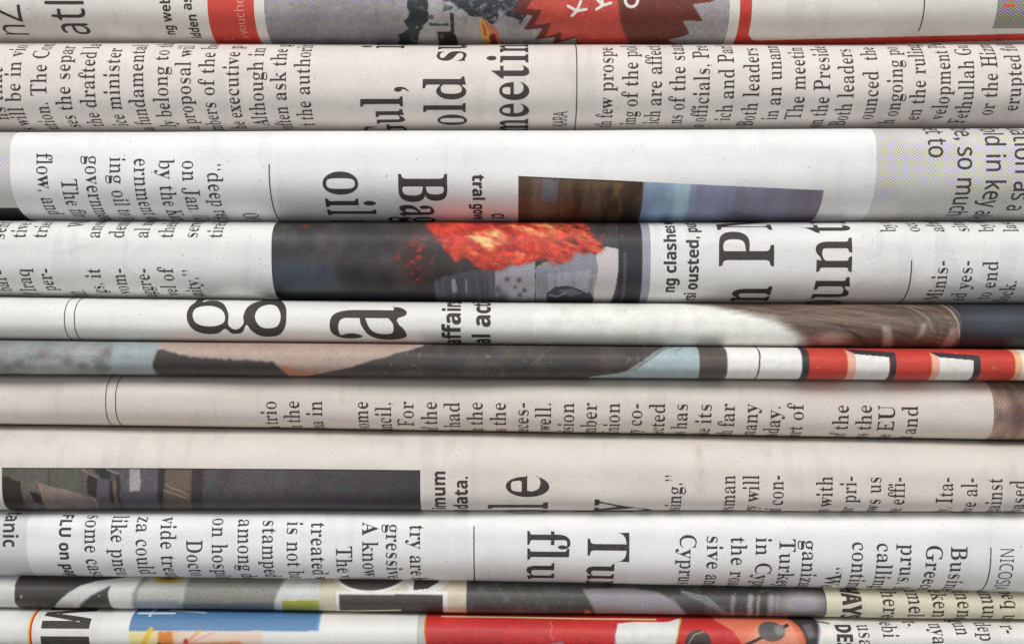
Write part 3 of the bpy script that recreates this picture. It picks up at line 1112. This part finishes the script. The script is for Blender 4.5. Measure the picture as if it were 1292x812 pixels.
P_.poly([(1190, 360), (1203, 385), (1212, 405), (1214, 445), (1350, 445), (1350, 360)], (54, 54, 60), 1)
P_.line([(1192, 378), (1203, 392), (1209, 408), (1211, 425)], 2, (196, 176, 148), 0.8)
P_.line([(1205, 384), (1212, 398)], 1.6, (150, 150, 152), 0.7)
P_.ell(1262, 404, 40, 16, (78, 86, 100), 1.2, 0.5)
P_.mottle(0.04, 3, 7)
P_.build(page, print_mat('portrait_print', 43.0, 0.40, 0.08))

# ---- thin newspaper with the red signs
F = FOLDS[5]
PAP = (238, 236, 233)
page = newspaper(F, 'thin bulging newspaper with red and white panels at its right end', paper_mat('strip_newsprint', PAP, 52.0, 0.8))
P_ = Print(F, -60, 1345)
GB = (150, 154, 153)
P_.C[:] = GB
P_.mottle(0.16, 26, 3)
P_.blotch((116, 118, 118), 0.60, 0.78, 18, 5, 1.2, 0.8)
for x, y, r_ in ((23, 457, 7), (85, 455, 8), (135, 445, 8), (160, 450, 7), (55, 447, 8), (104, 461, 6)):
    P_.ell(x, y, r_, r_ * 0.7, (116, 108, 110), 1.2, 0.7)
P_.rect(140, 425, 202, 480, (158, 171, 175), 10, 0.8)
SK = (178, 157, 145)
P_.poly([(198, 424), (470, 424), (560, 424), (545, 440), (500, 446), (470, 456), (420, 476), (365, 480), (380, 470), (340, 456), (250, 452), (198, 440)], SK, 5)
P_.poly([(165, 424), (560, 424), (540, 432), (165, 432)], (150, 124, 110), 8, 0.5)
DK = (66, 61, 60)
P_.warp(2, 5, 4)
P_.poly([(197, 442), (204, 441), (240, 450), (300, 454), (345, 456), (352, 464), (372, 476), (380, 500), (192, 500), (192, 460)], DK, 4)
P_.poly([(352, 460), (376, 466), (400, 468), (410, 482), (366, 482)], (190, 128, 104), 4)
P_.poly([(385, 474), (440, 464), (480, 452), (520, 440), (565, 428), (600, 420), (862, 420), (850, 430), (825, 445), (800, 462), (790, 468), (760, 474), (745, 490), (385, 490)], (72, 67, 65), 3)
P_.poly([(470, 480), (520, 456), (600, 450), (745, 455), (760, 490), (470, 490)], (64, 62, 62), 14, 0.8)
P_.blotch((100, 88, 80), 0.52, 0.7, 22, 12, 0.6, 0.5, P_.inside([(420, 472), (560, 430), (860, 422), (780, 470), (745, 490), (420, 490)]))
P_.line([(672, 460), (690, 442), (700, 436)], 2, (132, 120, 110), 0.5, 3)
P_.warp(0, 1)
P_.poly([(862, 424), (852, 434), (838, 442), (822, 452), (802, 466), (786, 470), (745, 475), (735, 495), (884, 495), (884, 424)], (166, 184, 188), 2)
P_.line([(858, 436), (838, 441), (822, 452), (800, 467)], 1.5, (116, 112, 112), 0.8, 1.5)
P_.line([(855, 442), (868, 436), (884, 434)], 1.2, (116, 112, 112), 0.6, 1.5)
P_.rect(882.5, 424, 919, 500, (88, 80, 76), 1)
P_.rect(918, 424, 1400, 500, (238, 236, 233), 1)
P_.line([(959.5, 424), (959.5, 445), (957.5, 470), (955, 490)], 1.8, (66, 58, 56))
RD = (204, 70, 60)
BK = (62, 58, 62)
YE = (236, 176, 92)
P_.rect(1013, 424, 1290, 500, RD, 0)
P_.rect(1012, 424, 1021, 500, BK, 1)
for dx in (0, 106.5):
    o = 4 if dx else 0
    P_.poly([(1069.5 + dx, 441 + o), (1079 + dx, 446 + o), (1079 + dx, 500), (1069 + dx, 500)], (236, 176, 160), 1)
    P_.line([(1069.5 + dx, 441 + o), (1070 + dx, 500)], 1.2, YE)
    P_.line([(1079 + dx, 446 + o), (1079.5 + dx, 500)], 1.2, YE)
    P_.poly([(1079 + dx, 446 + o), (1122 + dx, 449.5 + o), (1122 + dx, 500), (1079 + dx, 500)], (232, 229, 224), 0)
    P_.poly([(1070.5 + dx, 440 + o), (1131 + dx, 444.5 + o), (1131 + dx, 500), (1122.5 + dx, 500), (1122.5 + dx, 450.5 + o), (1080 + dx, 446.5 + o)], BK, 0)
P_.rect(1282, 424, 1291, 500, (238, 184, 150), 0)
P_.line([(1282, 424), (1282, 500)], 1.2, YE)
P_.rect(1290, 424, 1400, 500, (240, 232, 208), 1)
P_.specks(90, (225, 215, 210), 12, (1.5, 6), 0.6, 0.5)
P_.mottle(0.05, 5, 7)
P_.build(page, print_mat('suit_photo_print', 53.0, 0.30, 0.12, 0.3, 0.8))

# ---- pinkish newspaper with a row of line ends
F = FOLDS[6]
PAP = (218, 209, 201)
page = newspaper(F, 'pinkish beige newspaper directly under the red and white panels', paper_mat('pinkish_newsprint', PAP, 62.0, 0.9))
ink = inks('pinkish_newsprint', PAP, 62.5)
for x in (134, 146.5):
    rule(page, F, ink, x, 455, 550, 1.2)
L7 = [(348, 505, 'a trio|'), (377, 505, 'n the|'), (406, 505, 'na in|'), (464, 505.5, 'some|'), (493, 506.5, 'ouncil,|'), (521.5, 506, '. For|'), (551, 506, 'of the|'),
      (579.7, 506.5, 'y had|'), (608.7, 506.5, 'in the|'), (638, 507, 'as the|'), (666.6, 507, 'neces-|'), (695, 507, 's well.|'), (724, 507.5, 'vision|'), (752.8, 507.5, 'ember|'),
      (781.7, 507.5, 'Union|'), (810, 508, 'ry co-|'), (839, 508, 'jected|'), (867.5, 508, 'us has|'), (897.8, 508.5, 'ake its|'), (927, 508.5, 'th far|'), (956, 509, 'many|'),
      (985, 511, 'today.|'), (1014, 509.5, 'port of|'), (1071, 510, 'of the|'), (1100, 510, 'as the|'), (1129, 510.5, 'he EU|'), (1158, 511, 'nt and|')]
text(page, F, 'article_text', ink, 1, L7, **BODY)
P_ = Print(F, 1253, 1345)
P_.C[:] = (150, 126, 114)
P_.mottle(0.4, 16, 5)
P_.ell(1285, 522, 12, 20, (96, 76, 72), 1.2, 0.8)
P_.build(page, print_mat('brown_photo_print', 63.0, 0.45, 0.10))

# ---- beige newspaper with a dim photograph
F = FOLDS[7]
PAP = (223, 216, 208)
page = newspaper(F, 'beige newspaper with a dim purplish photo and the big letters le', paper_mat('warm_newsprint', PAP, 72.0, 1.2))
ink = inks('warm_newsprint', PAP, 72.5)
text(page, F, 'caption', ink, 1, [(562, 593, 'imum|'), (590, 600, 'ial data.|')], 13, 0.86, 'sansb', 0.02, 0.02, 1.0)
text(page, F, 'headline', ink, 1, [(690, 597, 'ple|')], 49, 0.74, 'serif', -0.045, 0.03, 1.1, du=1.2)
text(page, F, 'headline', ink, 1, [(801, 629, 'ly|')], 49, 0.74, 'serif', -0.045, 0.03, 1.1, du=1.2)
text(page, F, 'article_text', ink, 1, [
    (860, 598, 'using,”|'), (928, 598.5, 'tesman|'), (958, 598.5, 'ey will|'), (988.5, 598.5, 'nd con-|'), (1050, 600, 'ns with|'), (1080, 600, 'our pri-|'), (1111, 600.5, 'lows us|'),
    (1141, 601, 'ore effi-|'), (1202, 601.5, 'ly, Ita-|'), (1232.7, 602, 'have al-|'), (1264, 602.5, 'against|'), (1294, 605, 'n-based|')], **dict(BODY, xh=12.2))
P_ = Print(F, 3.5, 530.5, (589.5, 592.7))
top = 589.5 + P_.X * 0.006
P_.C[:] = (84, 80, 83)
P_.rect(0, 580, 130, 660, (97, 95, 86), 3)
P_.warp(2, 12, 3)
P_.poly([(4, 600), (26, 607), (34, 660), (4, 660)], (54, 47, 46), 1)
P_.poly([(26, 606), (50, 608), (52, 660), (32, 660)], (104, 100, 92), 2)
P_.poly([(39, 619), (52, 625), (56, 637), (42, 633)], (52, 45, 44), 1)
P_.poly([(49, 608), (62, 611), (95, 621), (122, 628), (122, 660), (58, 660)], (146, 130, 122), 1)
P_.line([(62, 585), (63, 611)], 1.8, (80, 76, 66))
P_.poly([(111, 596), (122, 603), (122, 628), (110, 622)], (60, 50, 46), 1)
P_.rect(122, 600, 140, 660, (94, 90, 98), 2)
P_.poly([(117, 588), (140, 590), (140, 604), (128, 604)], (52, 54, 52), 1)
P_.line([(103, 592), (124, 602)], 2, (140, 132, 128), 0.8)
P_.line([(134, 590), (160, 603)], 2.5, (148, 142, 142), 0.8)
P_.rect(138, 606, 142, 660, (52, 48, 48), 1)
P_.rect(142, 606, 147, 660, (112, 92, 74), 1)
P_.rect(147, 598, 151, 660, (54, 50, 52), 1)
P_.rect(151, 588, 200, 660, (92, 88, 95), 3)
P_.poly([(164, 586), (177, 586), (176, 618), (163, 620)], (162, 160, 160), 1)
P_.poly([(200, 586), (210, 586), (206, 660), (196, 660)], (54, 49, 50), 2)
P_.poly([(209, 586), (244, 586), (238, 660), (202, 660)], (108, 94, 81), 2)
P_.line([(207, 610), (237, 624)], 1.5, (168, 148, 130), 0.8)
P_.line([(206, 618), (236, 629)], 1.5, (168, 148, 130), 0.8)
P_.poly([(243, 586), (258, 586), (252, 660), (236, 660)], (62, 56, 54), 3)
P_.poly([(277, 586), (296, 586), (288, 610), (276, 622)], (80, 72, 74), 5, 0.7)
P_.warp(0, 1)
P_.put(np.clip((P_.X - 340) / 180, 0, 1) * 0.75, (56, 53, 56))
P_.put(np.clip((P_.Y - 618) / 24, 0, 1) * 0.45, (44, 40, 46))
P_.mottle(0.10, 8, 5)
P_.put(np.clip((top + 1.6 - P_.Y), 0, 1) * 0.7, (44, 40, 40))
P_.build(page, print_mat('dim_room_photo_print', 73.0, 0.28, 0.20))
P_ = Print(F, 872, 896, 552, 628)
st = np.clip(1 - np.abs(P_.X - 884) / 11, 0, 1) * np.clip((P_.Y - 556) / 10, 0, 1) * np.clip((626 - P_.Y) / 8, 0, 1) * fbm(P_.X / 4, P_.Y / 4, 5)
P_.C = np.array(PAP) * (1 - 0.5 * st[..., None]) + np.array((176, 150, 140)) * 0.5 * st[..., None]
P_.M = st > 0.1
P_.build(page, print_mat('ink_stain_print', 74.0, 0.05, 0.06), 'ink_smear', 0.01)

# ---- cool white newspaper about the flu
F = FOLDS[8]
PAP = (243, 243, 243)
page = newspaper(F, 'cool white newspaper with the big words flu and Tu', paper_mat('cool_white_newsprint', PAP, 82.0, 1.1, ghost=0.7))
ink = inks('cool_white_newsprint', PAP, 82.5)
P_ = Print(F, -60, 33)
P_.C[:] = (216, 217, 219)
P_.build(page, print_mat('cool_tint_print', 83.0, 0.7, 0.03, 0.2), 'grey_panel', 0.01)
text(page, F, 'subheading', ink, -1, [(3, 658.5, 'ta|nic')], 14.5, 0.84, 'sansb', 0.0, 0.0, 1.0)
text(page, F, 'subheading', ink, -1, [(75, 648.6, '|FLU on pap')], 11.5, 0.92, 'sansb', 0.02, 0.02, 1.0)
text(page, F, 'article_text', ink, -1, [
    (107.7, 649, '|some case'), (140.7, 650, '|like pneu'), (172, 651.5, '|za could'), (203, 652, '|vide treat'), (235.5, 680, '|Docto'), (267.5, 653, '|on hospit'),
    (300, 654, '|among de'), (331, 655, '|stamped'), (362, 657, '|is not ba'), (392.5, 658, '|treated w'), (424, 688, '|The v'), (457, 658.5, '|A know'),
    (487, 660, '|gressive'), (517, 661, '|try are b')], **dict(BODY, xh=12.6, k=1.25))
text(page, F, 'headline', ink, -1, [(666, 667, '|flu e')], 33, 0.90, 'serif', -0.04, 0.02, 1.25, du=1.2)
text(page, F, 'headline', ink, -1, [(742, 669.6, '|Turk')], 33, 0.84, 'serif', -0.03, 0.02, 1.2, du=1.2)
text(page, F, 'article_text', ink, -1, [
    (858, 672.5, '|Cyprus'), (892, 674, '|sive and'), (922.5, 676, '|the road'), (954, 676.6, '|in Cypru'), (984, 678.6, '|Turkey,'), (1013, 680, '|ganizati'), (1044, 714, '|“We, t'),
    (1076, 682, '|continue'), (1107, 683.5, '|calling f'), (1137, 685, '|prus, ha'), (1169, 686, '|Greece,'), (1200, 688, '|Business')], **dict(BODY, xh=12.8, k=1.25))
text(page, F, 'dateline', ink, -1, [(1262, 690, '|NICOSIA')], 13.2, 0.62, 'sans', -0.012, -0.005, 1.0)
rule(page, F, ink, 598, 663, 760, 1.5)
rule(page, F, ink, 1250, 690, 770, 1.5)

# ---- thin newspaper printed all over
F = FOLDS[9]
PAP = (214, 209, 187)
page = newspaper(F, 'thin newspaper in the gap under the flu headline, printed mostly black and grey', paper_mat('yellowish_newsprint', PAP, 92.0, 0.7))
ink = inks('yellowish_newsprint', PAP, 92.5)
P_ = Print(F, -60, 1043)
P_.C[:] = (206, 206, 203)
K = (62, 58, 56)
P_.poly([(17, 715), (190, 715), (150, 728), (120, 732), (100, 738), (85, 748), (62, 768), (56, 780), (20, 780)], K, 1)
P_.ell(27, 752, 1.6, 2.2, (150, 154, 154), 1.0)
P_.poly([(139, 738), (136, 748), (138, 760), (142, 780), (84, 780), (100, 762), (116, 750)], K, 1)
P_.line([(90, 770), (116, 750), (138, 738)], 2.2, (150, 160, 168), 0.7, 2)
P_.ell(125, 751, 1.8, 1.6, (116, 124, 130), 1.0)
GR = (166, 166, 160)
P_.poly([(175, 725), (240, 725), (236, 732), (231, 755), (226, 780), (166, 780), (170, 750)], (178, 178, 172), 4)
P_.line([(168, 770), (170, 748), (178, 730)], 5, (112, 116, 122), 0.7, 5)
P_.poly([(170, 757), (226, 757), (224, 782), (168, 782)], (140, 146, 152), 8, 0.7)
P_.ell(208, 729, 18, 6, (176, 152, 62), 0.5)
P_.ell(208, 728, 10, 3, (110, 90, 50), 0.6)
P_.poly([(236, 720), (360, 720), (352, 742), (345, 762), (342, 785), (224, 785), (231, 755)], (136, 136, 128), 3)
P_.poly([(228, 762), (345, 760), (342, 785), (224, 785)], (98, 106, 108), 8, 0.8)
P_.poly([(356, 757), (402, 757), (402, 785), (352, 785)], (172, 172, 72), 1)
P_.rect(402, 715, 590, 790, (204, 194, 172), 1)
LB = (70, 62, 59)
P_.ell(466, 714, 55, 34, (222, 220, 216), 0.03)
P_.ell(466, 712, 50, 32.5, LB, 0.03)
P_.rect(515, 712, 522, 748, (222, 220, 216), 1)
P_.ell(537, 712, 36, 35, (222, 220, 216), 0.03)
P_.poly([(521, 700), (560, 700), (552, 734), (540, 742), (521, 744)], LB, 0)
P_.rect(424, 745, 565, 800, (222, 220, 216), 1)
P_.rect(428, 749.5, 558.5, 768, LB, 1)
P_.rect(428, 766, 558.5, 800, (62, 50, 47), 1)
P_.line([(428, 770), (480, 769.5), (505, 769)], 1.6, (226, 216, 190))
P_.rect(588, 715, 1050, 800, (70, 68, 66), 1)
P_.mottle(0.04, 12, 3)
m = P_.inside([(588, 715), (1042, 715), (1042, 800), (588, 800)])
P_.blotch((104, 100, 98), 0.55, 0.75, 16, 6, 1.4, 0.6, m)
for x in (604, 624, 648, 668):
    P_.line([(x, 734), (x + 10, 748), (x + 20, 768)], 1.2, (108, 104, 100), 0.6, 1.6)
P_.poly([(735, 742), (790, 741), (830, 746), (852, 758), (868, 775), (868, 790), (752, 790), (752, 774), (744, 758)], (144, 138, 144), 5)
P_.poly([(738, 768), (746, 770), (752, 782), (736, 782)], (168, 124, 98), 2)
P_.line([(862, 746), (890, 758), (910, 770), (930, 780)], 5, (132, 136, 148), 0.8, 5)
P_.line([(862, 746), (890, 752), (905, 764)], 1.5, (178, 182, 192), 0.7, 2)
P_.poly([(905, 776), (935, 770), (960, 782), (905, 790)], (116, 88, 84), 6, 0.7)
for x, w_, c_ in ((926, 5, 150), (948, 7, 176), (958, 3, 190), (974, 8, 158), (982, 3, 150)):
    P_.line([(x, 752), (x - 2, 764), (x, 782)], w_, (c_, c_ - 4, c_ + 2), 0.75, 4)
P_.ell(1012, 762, 32, 16, (176, 170, 176), 0.9, 0.8)
P_.line([(960, 746), (975, 744), (985, 750)], 2, (120, 116, 120), 0.7, 2)
P_.line([(1043, 715), (1043, 800)], 2, (60, 56, 54))
P_.specks(70, (190, 186, 180), 31, (1, 2), 0.7, 0.5)
P_.build(page, print_mat('black_and_white_print', 93.0, 0.26, 0.22, 0.5, 0.7))
text(page, F, 'headline', ink, -1, [(1063, 748, 'W|AYS')], 18.5, 0.74, 'sansb', 0.05, 0.02, 1.0)
text(page, F, 'article_text', ink, -1, [
    (1114, 754, 'wh|erer'), (1146, 763, 'tum|el'), (1177, 757, 'tek|en'), (1208, 757, 'tin|ene'), (1240, 762, 'mum|ur'), (1268, 756, 'be|q ur')], **dict(BODY, xh=13.5, k=1.1))

# ---- lowest newspaper
F = FOLDS[10]
PAP = (232, 231, 226)
page = newspaper(F, 'lowest newspaper, with a blue panel and a bright red panel', paper_mat('lowest_newsprint', PAP, 102.0, 0.9))
ink = inks('lowest_newsprint', PAP, 102.5)
P_ = Print(F, 30, 44)
P_.C[:] = PAP
P_.rect(34, 750, 37.5, 830, (236, 196, 70), 0)
P_.rect(36.6, 750, 39.6, 830, (200, 40, 62), 0)
P_.M = (P_.X > 33.5) & (P_.X < 40)
P_.build(page, REDP, 'column_rule')
text(page, F, 'headline', ink, -1, [(51, 797, 'M|EN')], 46, 0.72, 'sansb', 0.02, 0.03, 1.0, du=1.2)
P_ = Print(F, 162, 500)
P_.C[:] = PAP
P_.rect(162, 750, 402, 795, (86, 130, 176), 1)
P_.rect(162, 780, 402, 795, (104, 138, 176), 10, 0.8)
P_.rect(399, 750, 402, 795, (96, 160, 206), 1)
P_.line([(168, 773), (214, 773)], 2.4, (226, 232, 236))
P_.line([(185, 762), (184, 776)], 3.5, (214, 224, 230))
P_.line([(205, 769), (253, 772.5)], 1.8, (214, 214, 206))
P_.warp(1, 9, 5)
P_.poly([(162, 796), (200, 796), (196, 830), (162, 830)], (238, 222, 160), 2)
P_.line([(190, 794), (180, 812), (176, 830)], 6, (238, 192, 66), 0.9, 3)
P_.poly([(200, 796), (226, 796), (216, 830), (198, 822)], (228, 140, 70), 2)
P_.poly([(198, 810), (216, 812), (240, 830), (198, 830)], (58, 50, 46), 1)
P_.poly([(216, 796), (330, 796), (330, 830), (222, 830)], (236, 212, 194), 5, 0.9)
P_.line([(252, 794), (240, 806), (232, 814)], 3, (226, 158, 96), 0.8, 3)
P_.line([(270, 797), (240, 810)], 1.4, (226, 150, 150), 0.8, 2)
P_.ell(234, 809, 3, 4, (196, 62, 74), 0.8)
P_.poly([(210, 812), (300, 808), (330, 830), (210, 830)], (226, 128, 72), 3, 0.7)
P_.build(page, print_mat('blue_panel_print', 103.0, 0.12, 0.10))
P_ = Print(F, 526, 1056)
P_.C[:] = PAP
P_.poly([(526, 750), (538, 750), (536, 800), (540, 830), (526, 830)], (186, 184, 184), 4, 0.8)
P_.poly([(537, 750), (1100, 750), (1100, 830), (540, 830), (535, 795)], (200, 52, 50), 0)
P_.line([(537, 750), (535, 795), (540, 830)], 1.4, (190, 160, 60))
P_.rect(540, 790, 640, 830, (186, 52, 56), 10, 0.6)
P_.rect(655, 760, 700, 830, (190, 56, 58), 10, 0.5)
P_.line([(694, 783), (697, 790), (694, 798), (698, 806)], 1.2, (222, 120, 112), 0.9)
P_.line([(556, 777), (640, 778), (740, 780), (830, 781)], 1.8, (232, 214, 160))
P_.poly([(688, 812), (710, 809), (724, 830), (676, 830)], (150, 140, 140), 1)
P_.poly([(780, 786), (800, 784), (845, 784), (862, 779), (858, 790), (848, 830), (774, 830), (776, 800)], (226, 226, 222), 1)
P_.line([(778, 830), (776, 800), (780, 786)], 1.2, (200, 70, 140), 0.7)
P_.line([(864, 778), (857, 792), (849, 830)], 1.6, (196, 176, 70))
CO = (226, 122, 92)
P_.poly([(900, 750), (905, 782), (926, 796), (946, 830), (1100, 830), (1100, 750)], CO, 1)
P_.poly([(955, 790), (1000, 784), (1014, 830), (930, 830)], (230, 160, 136), 8, 0.7)
P_.ell(881, 810, 16, 16, (70, 60, 58), 0.1)
P_.line([(868, 812), (876, 800), (888, 796)], 1.6, (190, 150, 130), 0.8)
P_.line([(936, 815), (962, 803), (996, 788)], 4, (66, 58, 58))
P_.ell(974, 796, 17, 12.5, (96, 92, 92), 0.15)
P_.ell(985, 794, 7, 6, (160, 160, 158), 0.8, 0.7)
P_.poly([(998, 783), (1006, 792), (1012, 806), (1018, 830), (1100, 830), (1100, 750), (990, 750)], (226, 110, 76), 1)
P_.poly([(1000, 778), (1010, 790), (1016, 806), (1020, 830), (1034, 830), (1034, 800), (1036, 785), (1032, 770)], (66, 62, 62), 1)
P_.poly([(1014, 788), (1026, 786), (1028, 802), (1020, 806)], (104, 100, 100), 3)
P_.poly([(1036, 770), (1037, 792), (1032, 812), (1031, 830), (1100, 830), (1100, 770)], PAP, 1)
P_.line([(1037, 784), (1032, 806), (1031, 830)], 2, (150, 160, 206), 0.8)
P_.line([(1030, 782), (1050, 786), (1056, 788)], 1.5, (60, 56, 56))
P_.mottle(0.05, 9, 5)
P_.M = P_.X < 1052
P_.build(page, print_mat('red_panel_print', 104.0, 0.10, 0.14, 0.4))
text(page, F, 'headline', ink, -1, [(1056, 787, '|DES')], 15.2, 0.86, 'sansb', 0.05, 0.03, 1.0, lift=0.035)
text(page, F, 'article_text', ink, -1, [
    (1084, 796, 'u|sa'), (1115, 784, '|ebi'), (1146, 783, '|t-'), (1177, 793, 'n|ya'), (1208, 785, 'g|un'), (1237, 790, 'd|ep'), (1268, 788, '|r-')], **dict(BODY, xh=13.0, k=1.2))

bpy.data.objects.remove(_tmp_o)
bpy.data.curves.remove(_tmp)
